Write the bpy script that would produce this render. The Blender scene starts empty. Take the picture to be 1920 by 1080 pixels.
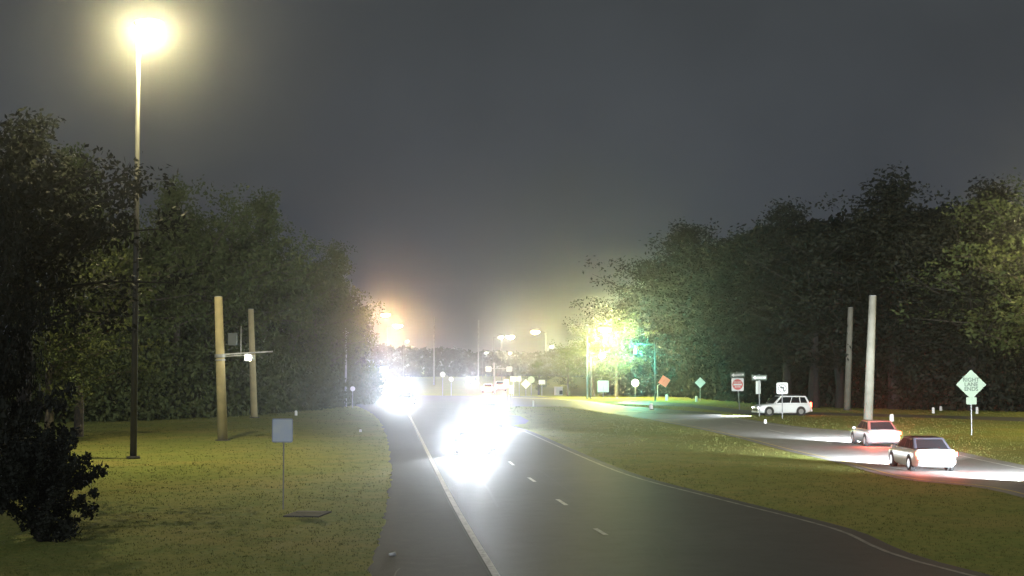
import bpy, bmesh, math, random
import numpy as np
from mathutils import Vector, Matrix
from mathutils.geometry import tessellate_polygon

R = math.radians
SC = bpy.context.scene
C = SC.collection

# ------------------------------------------------------------------ camera
F = 2800.0                     # focal length in pixels of the 1920 px wide photograph
CAM_H = 4.6
PITCH = math.atan(144.0 / F)
cam_d = bpy.data.cameras.new('camera')
cam_d.sensor_width = 36.0
cam_d.lens = 36.0 * F / 1920.0
cam_d.clip_end = 4000
cam = bpy.data.objects.new('camera', cam_d)
cam.location = (0, 0, CAM_H)
cam.rotation_euler = (R(90) + PITCH, 0, 0)
C.objects.link(cam)
SC.camera = cam

# ------------------------------------------------------------------ sky, exposure
SC.view_settings.view_transform = 'Standard'
SC.view_settings.look = 'None'
SC.view_settings.exposure = 0.0
SC.view_settings.gamma = 1.0
SC.cycles.max_bounces = 4
SC.cycles.diffuse_bounces = 2
SC.cycles.glossy_bounces = 2
SC.cycles.transparent_max_bounces = 8
SC.cycles.volume_bounces = 0
SC.cycles.caustics_reflective = False
SC.cycles.caustics_refractive = False
SC.cycles.sample_clamp_indirect = 4.0

W = bpy.data.worlds.new('World')
SC.world = W
W.use_nodes = True
nt = W.node_tree
nt.nodes.clear()
wo = nt.nodes.new('ShaderNodeOutputWorld')
bg = nt.nodes.new('ShaderNodeBackground')
tc = nt.nodes.new('ShaderNodeTexCoord')
sep = nt.nodes.new('ShaderNodeSeparateXYZ')
ramp = nt.nodes.new('ShaderNodeValToRGB')
nz = nt.nodes.new('ShaderNodeTexNoise')
nz.inputs['Scale'].default_value = 5.0
nz.inputs['Detail'].default_value = 5.0
mixn = nt.nodes.new('ShaderNodeMix')
mixn.data_type = 'RGBA'
mixn.blend_type = 'MULTIPLY'
mixn.inputs[0].default_value = 1.0
nr = nt.nodes.new('ShaderNodeMapRange')
nr.inputs[1].default_value = 0.3
nr.inputs[2].default_value = 0.7
nr.inputs[3].default_value = 0.80
nr.inputs[4].default_value = 1.18
el = ramp.color_ramp.elements
el[0].position = 0.0
el[0].color = (0.055, 0.064, 0.090, 1)
el[1].position = 0.30
el[1].color = (0.050, 0.056, 0.058, 1)
e = el.new(0.10)
e.color = (0.053, 0.060, 0.071, 1)
nt.links.new(tc.outputs['Generated'], sep.inputs[0])
nt.links.new(tc.outputs['Generated'], nz.inputs['Vector'])
nt.links.new(sep.outputs['Z'], ramp.inputs[0])
nt.links.new(nz.outputs['Fac'], nr.inputs[0])
nt.links.new(ramp.outputs[0], mixn.inputs[6])
nt.links.new(nr.outputs[0], mixn.inputs[7])
nt.links.new(mixn.outputs[2], bg.inputs[0])
nt.links.new(bg.outputs[0], wo.inputs[0])
bg.inputs[1].default_value = 1.0

# added soft front fill from behind the camera, low, brightens the sign faces
sl = bpy.data.lights.new('front_fill', 'SUN')
sl.energy = 0.76
sl.angle = R(25)
sl.color = (0.90, 0.93, 1.0)
so = bpy.data.objects.new('front_fill', sl)
so.rotation_euler = (R(66), 0, R(-12))
C.objects.link(so)

# ------------------------------------------------------------------ helpers
def at(px, py, z=0.0):
    """pixel of the photograph -> point on the plane z"""
    u = (px - 960) / F
    v = (540 - py) / F
    d = Vector((u, math.cos(PITCH) - v * math.sin(PITCH), math.sin(PITCH) + v * math.cos(PITCH)))
    t = (z - CAM_H) / d.z
    return Vector((d.x * t, d.y * t, z))

def zat(py, Y):
    v = (540 - py) / F
    return CAM_H + Y * (math.sin(PITCH) + v * math.cos(PITCH)) / (math.cos(PITCH) - v * math.sin(PITCH))

def xat(px, Y):
    return (px - 960) / F * Y

def tag(o, label=None, cat=None, group=None, kind=None):
    if label: o['label'] = label
    if cat: o['category'] = cat
    if group: o['group'] = group
    if kind: o['kind'] = kind
    return o

def empty(name, loc, rz=0, label=None, cat=None, group=None):
    o = bpy.data.objects.new(name, None)
    o.location = loc
    o.rotation_euler = (0, 0, rz)
    o.empty_display_size = 0.3
    C.objects.link(o)
    return tag(o, label, cat, group)

def copy_tree(o, parent=None):
    c = o.copy()
    C.objects.link(c)
    c.parent = parent
    for ch in list(o.children):
        copy_tree(ch, c)
    return c

class MB:
    """collects shapes, then links them as one mesh object"""
    def __init__(self):
        self.v = []
        self.f = []
    def add(self, vs, fs):
        n = len(self.v)
        self.v += [tuple(p) for p in vs]
        self.f += [tuple(i + n for i in f) for f in fs]
        return self
    def box(self, cx, cy, cz, sx, sy, sz, rot=None):
        vs = [Vector((x * sx / 2, y * sy / 2, z * sz / 2)) for x in (-1, 1) for y in (-1, 1) for z in (-1, 1)]
        if rot: vs = [rot @ p for p in vs]
        vs = [p + Vector((cx, cy, cz)) for p in vs]
        return self.add(vs, [(0, 1, 3, 2), (4, 6, 7, 5), (0, 4, 5, 1), (2, 3, 7, 6), (0, 2, 6, 4), (1, 5, 7, 3)])
    def tube(self, p0, p1, r0, r1=None, n=12, cap=True):
        if r1 is None: r1 = r0
        p0 = Vector(p0); p1 = Vector(p1)
        ax = (p1 - p0).normalized()
        a = ax.orthogonal().normalized()
        b = ax.cross(a)
        vs = []
        for p, r in ((p0, r0), (p1, r1)):
            for k in range(n):
                t = 2 * math.pi * k / n
                vs.append(p + a * math.cos(t) * r + b * math.sin(t) * r)
        fs = [(k, (k + 1) % n, n + (k + 1) % n, n + k) for k in range(n)]
        if cap: fs += [tuple(range(n))[::-1], tuple(range(n, 2 * n))]
        return self.add(vs, fs)
    def path(self, pts, rs, n=8):
        for i in range(len(pts) - 1):
            self.tube(pts[i], pts[i + 1], rs[i], rs[i + 1], n, True)
        return self
    def prism(self, poly, y0, y1):
        """poly in (x,z), extruded from y0 to y1"""
        n = len(poly)
        vs = [(x, y0, z) for x, z in poly] + [(x, y1, z) for x, z in poly]
        fs = [tuple(range(n)), tuple(range(n, 2 * n))[::-1]] + [(i, n + i, n + (i + 1) % n, (i + 1) % n) for i in range(n)]
        return self.add(vs, fs)
    def sphere(self, c, r, sx=1, sy=1, sz=1, nu=10, nv=6):
        vs = []; fs = []
        for j in range(nv + 1):
            th = math.pi * j / nv
            for i in range(nu):
                ph = 2 * math.pi * i / nu
                vs.append((c[0] + r * sx * math.sin(th) * math.cos(ph), c[1] + r * sy * math.sin(th) * math.sin(ph), c[2] + r * sz * math.cos(th)))
        for j in range(nv):
            for i in range(nu):
                fs.append((j * nu + i, (j + 1) * nu + i, (j + 1) * nu + (i + 1) % nu, j * nu + (i + 1) % nu))
        return self.add(vs, fs)
    def build(self, name, mat, parent=None, smooth=False, bevel=0, fix=True):
        me = bpy.data.meshes.new(name)
        me.from_pydata(self.v, [], self.f)
        if fix:
            bm = bmesh.new(); bm.from_mesh(me)
            bmesh.ops.recalc_face_normals(bm, faces=bm.faces)
            if bevel:
                es = [e for e in bm.edges if len(e.link_faces) == 2 and e.calc_face_angle(0) > R(25)]
                bmesh.ops.bevel(bm, geom=es, offset=bevel, segments=2, affect='EDGES', profile=0.6)
            bm.to_mesh(me); bm.free()
        if smooth:
            me.polygons.foreach_set('use_smooth', [True] * len(me.polygons))
        me.materials.append(mat)
        o = bpy.data.objects.new(name, me)
        C.objects.link(o)
        if parent: o.parent = parent
        return o

# ------------------------------------------------------------------ materials
def mat(name, col, rough=0.6, metal=0.0, emit=None, estr=0, noise=None, bump=0, coat=0, spec=None, sub=None):
    """noise = (scale, strength, colour2)"""
    m = bpy.data.materials.new(name)
    m.use_nodes = True
    t = m.node_tree
    p = t.nodes['Principled BSDF']
    p.inputs['Base Color'].default_value = (*col, 1)
    p.inputs['Roughness'].default_value = rough
    p.inputs['Metallic'].default_value = metal
    if coat: p.inputs['Coat Weight'].default_value = coat
    if spec is not None: p.inputs['Specular IOR Level'].default_value = spec
    if emit:
        p.inputs['Emission Color'].default_value = (*emit, 1)
        p.inputs['Emission Strength'].default_value = estr
        m.cycles.emission_sampling = 'NONE'      # the real lamp beside each lens does the lighting
    if noise:
        sc, st, c2 = noise
        co = t.nodes.new('ShaderNodeTexCoord')
        n = t.nodes.new('ShaderNodeTexNoise')
        n.inputs['Scale'].default_value = sc
        n.inputs['Detail'].default_value = 6
        r = t.nodes.new('ShaderNodeValToRGB')
        r.color_ramp.elements[0].position = 0.35
        r.color_ramp.elements[1].position = 0.68
        r.color_ramp.elements[0].color = (*col, 1)
        r.color_ramp.elements[1].color = (*[a + (b - a) * st for a, b in zip(col, c2)], 1)
        t.links.new(co.outputs['Object'], n.inputs['Vector'])
        t.links.new(n.outputs['Fac'], r.inputs[0])
        t.links.new(r.outputs[0], p.inputs['Base Color'])
        if bump:
            b = t.nodes.new('ShaderNodeBump')
            b.inputs['Strength'].default_value = bump
            b.inputs['Distance'].default_value = 0.03
            t.links.new(n.outputs['Fac'], b.inputs['Height'])
            t.links.new(b.outputs[0], p.inputs['Normal'])
    return m

def ground_mat(name, layers, rough, bump, bdist, finescale, spec=0.3, coarse=0.0):
    """layers = list of (scale, lo, hi, colour) mixed one over another"""
    m = bpy.data.materials.new(name)
    m.use_nodes = True
    t = m.node_tree
    p = t.nodes['Principled BSDF']
    co = t.nodes.new('ShaderNodeTexCoord')
    prev = None
    for i, (sc, lo, hi, col) in enumerate(layers):
        if prev is None:
            rgb = t.nodes.new('ShaderNodeRGB'); rgb.outputs[0].default_value = (*col, 1)
            prev = rgb.outputs[0]
            continue
        n = t.nodes.new('ShaderNodeTexNoise')
        n.inputs['Scale'].default_value = sc
        n.inputs['Detail'].default_value = 7
        n.inputs['Roughness'].default_value = 0.62
        mp = t.nodes.new('ShaderNodeMapping')
        mp.inputs['Location'].default_value = (i * 13.1, i * 7.7, 0)
        t.links.new(co.outputs['Object'], mp.inputs[0])
        t.links.new(mp.outputs[0], n.inputs['Vector'])
        r = t.nodes.new('ShaderNodeMapRange')
        r.inputs[1].default_value = lo
        r.inputs[2].default_value = hi
        t.links.new(n.outputs['Fac'], r.inputs[0])
        mx = t.nodes.new('ShaderNodeMix'); mx.data_type = 'RGBA'
        t.links.new(r.outputs[0], mx.inputs[0])
        t.links.new(prev, mx.inputs[6])
        mx.inputs[7].default_value = (*col, 1)
        prev = mx.outputs[2]
    t.links.new(prev, p.inputs['Base Color'])
    p.inputs['Roughness'].default_value = rough
    p.inputs['Specular IOR Level'].default_value = spec
    n = t.nodes.new('ShaderNodeTexNoise')
    n.inputs['Scale'].default_value = finescale
    n.inputs['Detail'].default_value = 4
    t.links.new(co.outputs['Object'], n.inputs['Vector'])
    b = t.nodes.new('ShaderNodeBump')
    b.inputs['Strength'].default_value = bump
    b.inputs['Distance'].default_value = bdist
    t.links.new(n.outputs['Fac'], b.inputs['Height'])
    t.links.new(b.outputs[0], p.inputs['Normal'])
    return m

M = {}
M['grass'] = ground_mat('grass_ground', [(0, 0, 0, (0.225, 0.27, 0.060)), (0.12, 0.40, 0.62, (0.31, 0.28, 0.080)),
                                         (0.5, 0.45, 0.65, (0.18, 0.225, 0.050)), (3.0, 0.48, 0.7, (0.32, 0.30, 0.075)),
                                         (9.0, 0.52, 0.78, (0.15, 0.17, 0.045))], 0.9, 1.0, 0.12, 7, 0.15)
M['asphalt'] = ground_mat('asphalt', [(0, 0, 0, (0.060, 0.060, 0.062)), (0.15, 0.4, 0.65, (0.085, 0.084, 0.083)),
                                      (1.3, 0.45, 0.7, (0.050, 0.049, 0.048)), (18, 0.45, 0.7, (0.090, 0.088, 0.086))], 0.60, 0.45, 0.01, 40, 0.4)
M['asphalt_lit'] = ground_mat('lit_asphalt', [(0, 0, 0, (0.25, 0.245, 0.24)), (0.15, 0.4, 0.65, (0.31, 0.30, 0.285)), (1.3, 0.45, 0.7, (0.20, 0.197, 0.19)), (18, 0.45, 0.7, (0.33, 0.32, 0.31))], 0.7, 0.5, 0.01, 40, 0.3)  # lighter asphalt copy, the light on the right road is put into its colour
M['shoulder'] = ground_mat('shoulder_asphalt', [(0, 0, 0, (0.060, 0.060, 0.057)), (0.3, 0.4, 0.65, (0.048, 0.047, 0.044)),
                                      (2.0, 0.45, 0.7, (0.072, 0.072, 0.062)), (15, 0.45, 0.7, (0.045, 0.044, 0.042))], 0.75, 0.5, 0.015, 30, 0.3)
M['paint_line'] = ground_mat('white_road_paint', [(0, 0, 0, (0.68, 0.67, 0.64)), (6.0, 0.50, 0.62, (0.40, 0.39, 0.37)),
                                                  (1.2, 0.55, 0.70, (0.30, 0.29, 0.28))], 0.6, 0.2, 0.004, 30, 0.4)
M['worn_line'] = ground_mat('worn_pale_paint', [(0, 0, 0, (0.36, 0.35, 0.31)), (1.5, 0.45, 0.62, (0.20, 0.195, 0.18)), (7, 0.5, 0.64, (0.26, 0.25, 0.22))], 0.6, 0.2, 0.004, 30, 0.4)
M['yellow_line'] = ground_mat('yellow_road_paint', [(0, 0, 0, (0.62, 0.50, 0.16)), (5.0, 0.50, 0.64, (0.36, 0.30, 0.13))], 0.6, 0.2, 0.004, 30, 0.4)
M['patch'] = ground_mat('asphalt_patch', [(0, 0, 0, (0.040, 0.040, 0.042)), (3, 0.4, 0.65, (0.052, 0.051, 0.05))], 0.65, 0.5, 0.01, 40, 0.4)
M['tar'] = mat('tar_seam', (0.018, 0.018, 0.019), 0.5)
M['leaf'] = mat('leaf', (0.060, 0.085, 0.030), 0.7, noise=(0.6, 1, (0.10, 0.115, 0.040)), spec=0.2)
M['leaf_unlit'] = mat('leaf_unlit', (0.012, 0.015, 0.011), 0.7, noise=(0.5, 1, (0.024, 0.028, 0.018)), spec=0.2)  # darker leaf copy, the lack of light on these trees is in the colour
M['bark_unlit'] = mat('bark_unlit', (0.035, 0.03, 0.028), 0.9, noise=(6, 1, (0.02, 0.018, 0.016)), bump=0.6)  # darker bark copy for the unlit trees, shade put into the colour
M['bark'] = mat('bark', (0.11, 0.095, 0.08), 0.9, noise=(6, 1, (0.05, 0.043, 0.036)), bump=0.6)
M['blade'] = mat('grass_blade', (0.12, 0.15, 0.035), 0.8, noise=(0.25, 1, (0.15, 0.145, 0.045)), spec=0.15)
M['concrete'] = mat('pole_concrete', (0.50, 0.43, 0.24), 0.85, noise=(1.4, 1, (0.36, 0.31, 0.18)), bump=0.3)
M['concrete_grey'] = mat('grey_pole_concrete', (0.24, 0.235, 0.19), 0.85, noise=(1.4, 1, (0.17, 0.165, 0.13)), bump=0.3)
M['galv'] = mat('galvanised_steel', (0.42, 0.43, 0.44), 0.5, 0.4, noise=(3, 1, (0.30, 0.31, 0.32)))
M['pole_dark'] = mat('dark_pole_metal', (0.045, 0.045, 0.045), 0.7, noise=(1.5, 1, (0.03, 0.03, 0.03)))
M['box_dark'] = mat('grey_blue_box', (0.07, 0.085, 0.10), 0.6)
M['galv_dark'] = mat('weathered_pole_metal', (0.10, 0.10, 0.10), 0.6, 0.3, noise=(1.5, 1, (0.13, 0.13, 0.13)))
M['sign_white'] = mat('white_sign_sheet', (0.78, 0.79, 0.77), 0.45, noise=(2.5, 1, (0.70, 0.71, 0.68)))
M['sign_mint'] = mat('pale_yellow_green_sheet', (0.36, 0.47, 0.33), 0.45, noise=(2.5, 1, (0.33, 0.42, 0.31)))  # even pale yellow-green tone
M['sign_black'] = mat('black_legend', (0.03, 0.035, 0.03), 0.5)
M['sign_greyblack'] = mat('faded_black_legend', (0.07, 0.10, 0.07), 0.6)
M['sign_red'] = mat('red_sign_sheet', (0.62, 0.10, 0.08), 0.45)
M['sign_salmon'] = mat('faded_red_orange_sheet', (0.72, 0.11, 0.09), 0.5, noise=(2.5, 1, (0.66, 0.17, 0.13)))
M['sign_blue'] = mat('dull_blue_sheet', (0.62, 0.72, 0.85), 0.5, noise=(3, 1, (0.70, 0.78, 0.82)))
M['sign_bluerim'] = mat('dark_blue_rim', (0.36, 0.42, 0.55), 0.5)
M['sign_back'] = mat('sign_back_metal', (0.30, 0.32, 0.28), 0.5, 0.3)
M['white_plastic'] = mat('white_plastic', (0.75, 0.75, 0.72), 0.5)
M['tyre'] = mat('tyre_rubber', (0.02, 0.02, 0.02), 0.85)
M['rim'] = mat('alloy_rim', (0.45, 0.46, 0.48), 0.35, 0.7)
M['glass'] = mat('dark_car_glass', (0.012, 0.014, 0.016), 0.08)
M['trim'] = mat('black_trim', (0.02, 0.02, 0.02), 0.6)
M['plate'] = mat('number_plate', (0.65, 0.66, 0.66), 0.5)
M['headlens'] = mat('headlight_lens', (0.8, 0.85, 0.9), 0.2, emit=(0.85, 0.93, 1.0), estr=60)
M['taillens'] = mat('tail_light_lens', (0.6, 0.03, 0.02), 0.3, emit=(1.0, 0.10, 0.05), estr=14)
M['amber'] = mat('amber_marker_lens', (0.8, 0.35, 0.05), 0.3, emit=(1.0, 0.5, 0.15), estr=3)
M['paint_white'] = mat('white_car_paint', (0.74, 0.76, 0.74), 0.3, coat=0.6)
M['paint_rust'] = mat('dull_red_car_paint', (0.30, 0.10, 0.08), 0.35, coat=0.4)
M['paint_silver'] = mat('silver_car_paint', (0.50, 0.52, 0.54), 0.3, 0.5, coat=0.6)
M['paint_dark'] = mat('dark_car_paint', (0.06, 0.06, 0.075), 0.3, coat=0.6)
M['paint_grey'] = mat('grey_car_paint', (0.22, 0.23, 0.25), 0.3, 0.4, coat=0.6)
M['housing'] = mat('signal_housing', (0.03, 0.035, 0.03), 0.6)
M['lens_off'] = mat('unlit_lens', (0.10, 0.04, 0.02), 0.3)
M['lens_green'] = mat('lit_green_lens', (0.1, 0.7, 0.5), 0.3, emit=(0.10, 1.0, 0.72), estr=120)
M['head_grey'] = mat('luminaire_housing', (0.28, 0.28, 0.28), 0.5, 0.4)

def emit_mat(name, col, s):
    return mat(name, col, 0.4, emit=col, estr=s)

# ------------------------------------------------------------------ haze (added volume imitating lens bloom around every lamp)
hz = MB().box(0, 560, 33.0, 1500, 1200, 68).build('haze', None, fix=True) if False else None
def make_haze(density, g):
    m = bpy.data.materials.new('bloom_haze')
    m.cycles.volume_sampling = 'EQUIANGULAR'
    m.cycles.homogeneous_volume = True
    m.use_nodes = True
    t = m.node_tree
    t.nodes.clear()
    o = t.nodes.new('ShaderNodeOutputMaterial')
    v = t.nodes.new('ShaderNodeVolumePrincipled')
    v.inputs['Color'].default_value = (0.93, 0.95, 1.0, 1)
    v.inputs['Density'].default_value = density
    v.inputs['Anisotropy'].default_value = g
    t.links.new(v.outputs[0], o.inputs['Volume'])
    h = MB().box(0, 560, 33.0, 1500, 1200, 68).build('haze', m)
    tag(h, 'added thin haze imitating the lens bloom around the lamps and headlights', 'haze', kind='stuff')
    return h
make_haze(0.00050, 0.967)

# ------------------------------------------------------------------ ground, roads
def sheet(name, pts, z, m, kind='structure'):
    pts = [Vector((p[0], p[1], 0)) for p in pts]
    tris = tessellate_polygon([pts])
    me = bpy.data.meshes.new(name)
    me.from_pydata([(p.x, p.y, z) for p in pts], [], [tuple(t) for t in tris])
    bm = bmesh.new(); bm.from_mesh(me)
    bmesh.ops.recalc_face_normals(bm, faces=bm.faces)
    if sum(f.normal.z for f in bm.faces) < 0:
        bmesh.ops.reverse_faces(bm, faces=bm.faces)
    bm.to_mesh(me); bm.free()
    me.materials.append(m)
    o = bpy.data.objects.new(name, me)
    C.objects.link(o)
    o['kind'] = kind
    return o

def strip(name, pts, w, z, m, parent=None):
    """a painted line along world points"""
    vs = []; fs = []
    for i, p in enumerate(pts):
        a = pts[max(i - 1, 0)]; b = pts[min(i + 1, len(pts) - 1)]
        d = Vector((b[0] - a[0], b[1] - a[1], 0)).normalized()
        n = Vector((-d.y, d.x, 0)) * w / 2
        vs += [(p[0] + n.x, p[1] + n.y, z), (p[0] - n.x, p[1] - n.y, z)]
    for i in range(len(pts) - 1):
        fs.append((2 * i, 2 * i + 1, 2 * i + 3, 2 * i + 2))
    me = bpy.data.meshes.new(name)
    me.from_pydata(vs, [], fs)
    me.materials.append(m)
    o = bpy.data.objects.new(name, me)
    C.objects.link(o)
    o['kind'] = 'structure'
    return o

def smooth_pts(pts, n=6):
    """Catmull-Rom through the points"""
    P = [Vector((p[0], p[1], 0)) for p in pts]
    P = [P[0] * 2 - P[1]] + P + [P[-1] * 2 - P[-2]]
    out = []
    for i in range(1, len(P) - 2):
        for k in range(n):
            t = k / n
            a, b, c, d = P[i - 1], P[i], P[i + 1], P[i + 2]
            out.append(0.5 * ((2 * b) + (c - a) * t + (2 * a - 5 * b + 4 * c - d) * t * t + (-a + 3 * b - 3 * c + d) * t ** 3))
    out.append(P[-2])
    return out

# terrain: grid with gentle undulation, flat near the pavements
gx = [-720, -400, -250] + list(range(-160, 161, 8)) + [250, 400, 720]
gy = [-30, 0] + list(range(12, 400, 8)) + [500, 700, 1150]
random.seed(3)
vs = [(x, y, 0.0) for y in gy for x in gx]
nx = len(gx)
fs = [(j * nx + i, j * nx + i + 1, (j + 1) * nx + i + 1, (j + 1) * nx + i) for j in range(len(gy) - 1) for i in range(nx - 1)]
MB().add(vs, fs).build('ground', M['grass'])['kind'] = 'structure'

L = lambda *pp: [at(*p) for p in pp]
near_left = smooth_pts([Vector((1.6, 12, 0)), at(930, 1080), at(882, 1000), at(840, 925), at(800, 845), at(765, 775), at(748, 752)])
near_right = smooth_pts([Vector((17.5, 12, 0)), at(1817, 1079), at(1560, 991), at(1350, 937), at(1180, 892), at(1075, 850), at(990, 812), at(950, 797)])
sh_edge = [Vector((-3.2, 5, 0))] + smooth_pts([at(690, 1080), at(722, 960), at(733, 860), at(712, 790), at(680, 766), at(640, 752)])
_rj = random.Random(21)
_e = []
for a_, b_ in zip(sh_edge, sh_edge[1:]):
    for k_ in range(5):
        q_ = a_.lerp(b_, k_ / 5)
        _e.append(q_ + Vector((_rj.gauss(0, .05), 0, 0)))
sh_edge = _e + [sh_edge[-1]]
right_out = [p + Vector((0.5, -0.1, 0)) for p in near_right]
sheet('near_road', [Vector((19, 5, 0))] + right_out + L((985, 795), (992, 789), (975, 780), (935, 776), (935, 760), (700, 748)) + sh_edge[::-1], 0.008, M['asphalt'])
shp = sh_edge + [p + Vector((-0.15, 0, 0)) for p in near_left[::-1]]
sheet('road_shoulder', shp, 0.012, M['shoulder'])
sheet('cross_road', L((600, 740), (1000, 743), (1100, 751), (1160, 760), (1250, 767), (1352, 775), (1356, 786), (1300, 790), (1228, 788), (1150, 776), (1060, 763), (935, 762), (600, 757)), 0.004, M['asphalt'])
r_up = smooth_pts([Vector((23.0, 5, 0)), Vector((22.9, 40, 0)), at(1920, 880), at(1760, 846), at(1600, 812), at(1500, 803), at(1430, 794), at(1352, 782)])
r_lo = smooth_pts([Vector((16.6, 5, 0)), Vector((17.0, 35, 0)), at(1900, 922), at(1700, 896), at(1580, 865), at(1490, 845), at(1380, 817), at(1310, 802), at(1230, 787)])
ro = [p + Vector((0.9, 0.4, 0)) for p in r_up]
ri = [p + Vector((-0.5, -0.3, 0)) for p in r_lo]
sheet('right_road', ro + ri[::-1], 0.012, M['asphalt_lit'])
sheet('ramp_road', L((1180, 750), (1290, 757), (1400, 769), (1560, 774), (1760, 779), (1925, 783), (2100, 787), (2100, 799), (1925, 790.5), (1760, 784), (1560, 779), (1400, 778), (1290, 763), (1150, 756)), 0.006, M['asphalt'])

strip('edge_line', near_left, 0.17, 0.018, M['paint_line'])
strip('edge_line', near_right, 0.13, 0.016, M['worn_line'])
strip('edge_line', r_up, 0.15, 0.020, M['paint_line'])
strip('edge_line', r_lo, 0.14, 0.020, M['yellow_line'])
strip('edge_line', L((960, 745.5), (1050, 748.5), (1100, 752.5), (1165, 761.5)), 1.1, 0.012, M['yellow_line'])
strip('stop_line', L((1158, 771), (1230, 774), (1352, 778.5)), 0.6, 0.020, M['paint_line'])
for a, b in (((1116, 992), (1136, 1004)), ((1045, 937), (1062, 948)), ((991, 896), (1003, 904)), ((955, 866), (963, 873)), ((925, 845), (931, 850))):
    strip('lane_dash', L(a, b), 0.14, 0.018, M['paint_line'])
for a, b in (((1392, 796), (1372, 793)), ((1470, 812), (1440, 806)), ((1560, 833), (1520, 824))):
    strip('lane_dash', L(a, b), 0.14, 0.020, M['paint_line'])
strip('tar_seam', L((890, 888), (900, 897), (905, 905), (917, 920), (926, 938), (934, 952)), 0.10, 0.016, M['tar'])
strip('tar_seam', L((868, 858), (876, 868), (880, 874)), 0.07, 0.016, M['tar'])

rs = random.Random(44)
for (x0, y0, L0, dr) in ((0.9, 24, 13, .0), (3.6, 30, 10, -.03), (-1.2, 44, 16, -.09), (5.4, 22, 9, .05), (2.2, 52, 14, -.08), (19.4, 60, 16, 0.0), (-1.9, 26, 8, -.05)):
    pts = []
    x = x0
    for k in range(14):
        pts.append(Vector((x, y0 + L0 * k / 13, 0)))
        x += dr * L0 / 13 + rs.gauss(0, .05)
    strip('tar_seam', pts, rs.uniform(.03, .06), 0.0165 if x0 < 10 else 0.0195, M['tar'])

# ------------------------------------------------------------------ grass tufts (one object, nobody could count them)
def inside(poly, x, y):
    c = False
    n = len(poly)
    for i in range(n):
        a, b = poly[i], poly[i - 1]
        if (a[1] > y) != (b[1] > y) and x < (b[0] - a[0]) * (y - a[1]) / (b[1] - a[1] + 1e-9) + a[0]:
            c = not c
    return c
pave = []
for o in list(bpy.data.objects):
    if o.name in ('near_road', 'cross_road', 'right_road', 'ramp_road'):
        me = o.data
        bb = [v.co for v in me.vertices]
        pave.append([(p.x, p.y) for p in bb])
rng = random.Random(7)
gv = []; gf = []
def blade(x, y, h, w):
    a = rng.uniform(0, math.pi)
    cx, sx = math.cos(a) * w, math.sin(a) * w
    lx, ly = rng.uniform(-.5, .5) * h, rng.uniform(-.5, .5) * h
    n = len(gv)
    gv.extend([(x - cx, y - sx, -0.01), (x + cx, y + sx, -0.01), (x + lx, y + ly, h)])
    gf.append((n, n + 1, n + 2))
for k in range(26000):
    py = 760 + 320 * rng.random() ** 1.5
    px = rng.uniform(-30, 1950)
    p = at(px, py)
    if any(inside(q, p.x, p.y) for q in pave): continue
    s = p.y / 60
    n = 3 if p.y < 70 else 2
    for q in range(n):
        blade(p.x + rng.gauss(0, .06 * s), p.y + rng.gauss(0, .10 * s), rng.uniform(.025, .06) * (0.7 + 0.3 * s), rng.uniform(.012, .025) * s)
tag(MB().add(gv, gf).build('grass', M['blade'], fix=False), 'mown roadside grass with yellowish patches on both verges', 'grass', kind='stuff')

# ------------------------------------------------------------------ trees
def leaf_clump(vs, fs, c, rad, n, size, r):
    for _ in range(n):
        d = Vector((r.gauss(0, 1), r.gauss(0, 1), r.gauss(0, 0.75)))
        d = d.normalized() * rad * r.random() ** 0.4
        p = c + d
        u = Vector((r.gauss(0, 1), r.gauss(0, 1), r.gauss(0, 1))).normalized()
        w = u.cross(Vector((r.gauss(0, 1), r.gauss(0, 1), r.gauss(0, 1)))).normalized()
        s = size * r.uniform(0.5, 1.15)
        k = len(vs)
        vs.extend([tuple(p - u * s), tuple(p + w * s * .5), tuple(p + u * s), tuple(p - w * s * .5)])
        fs.append((k, k + 1, k + 2, k + 3))

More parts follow.
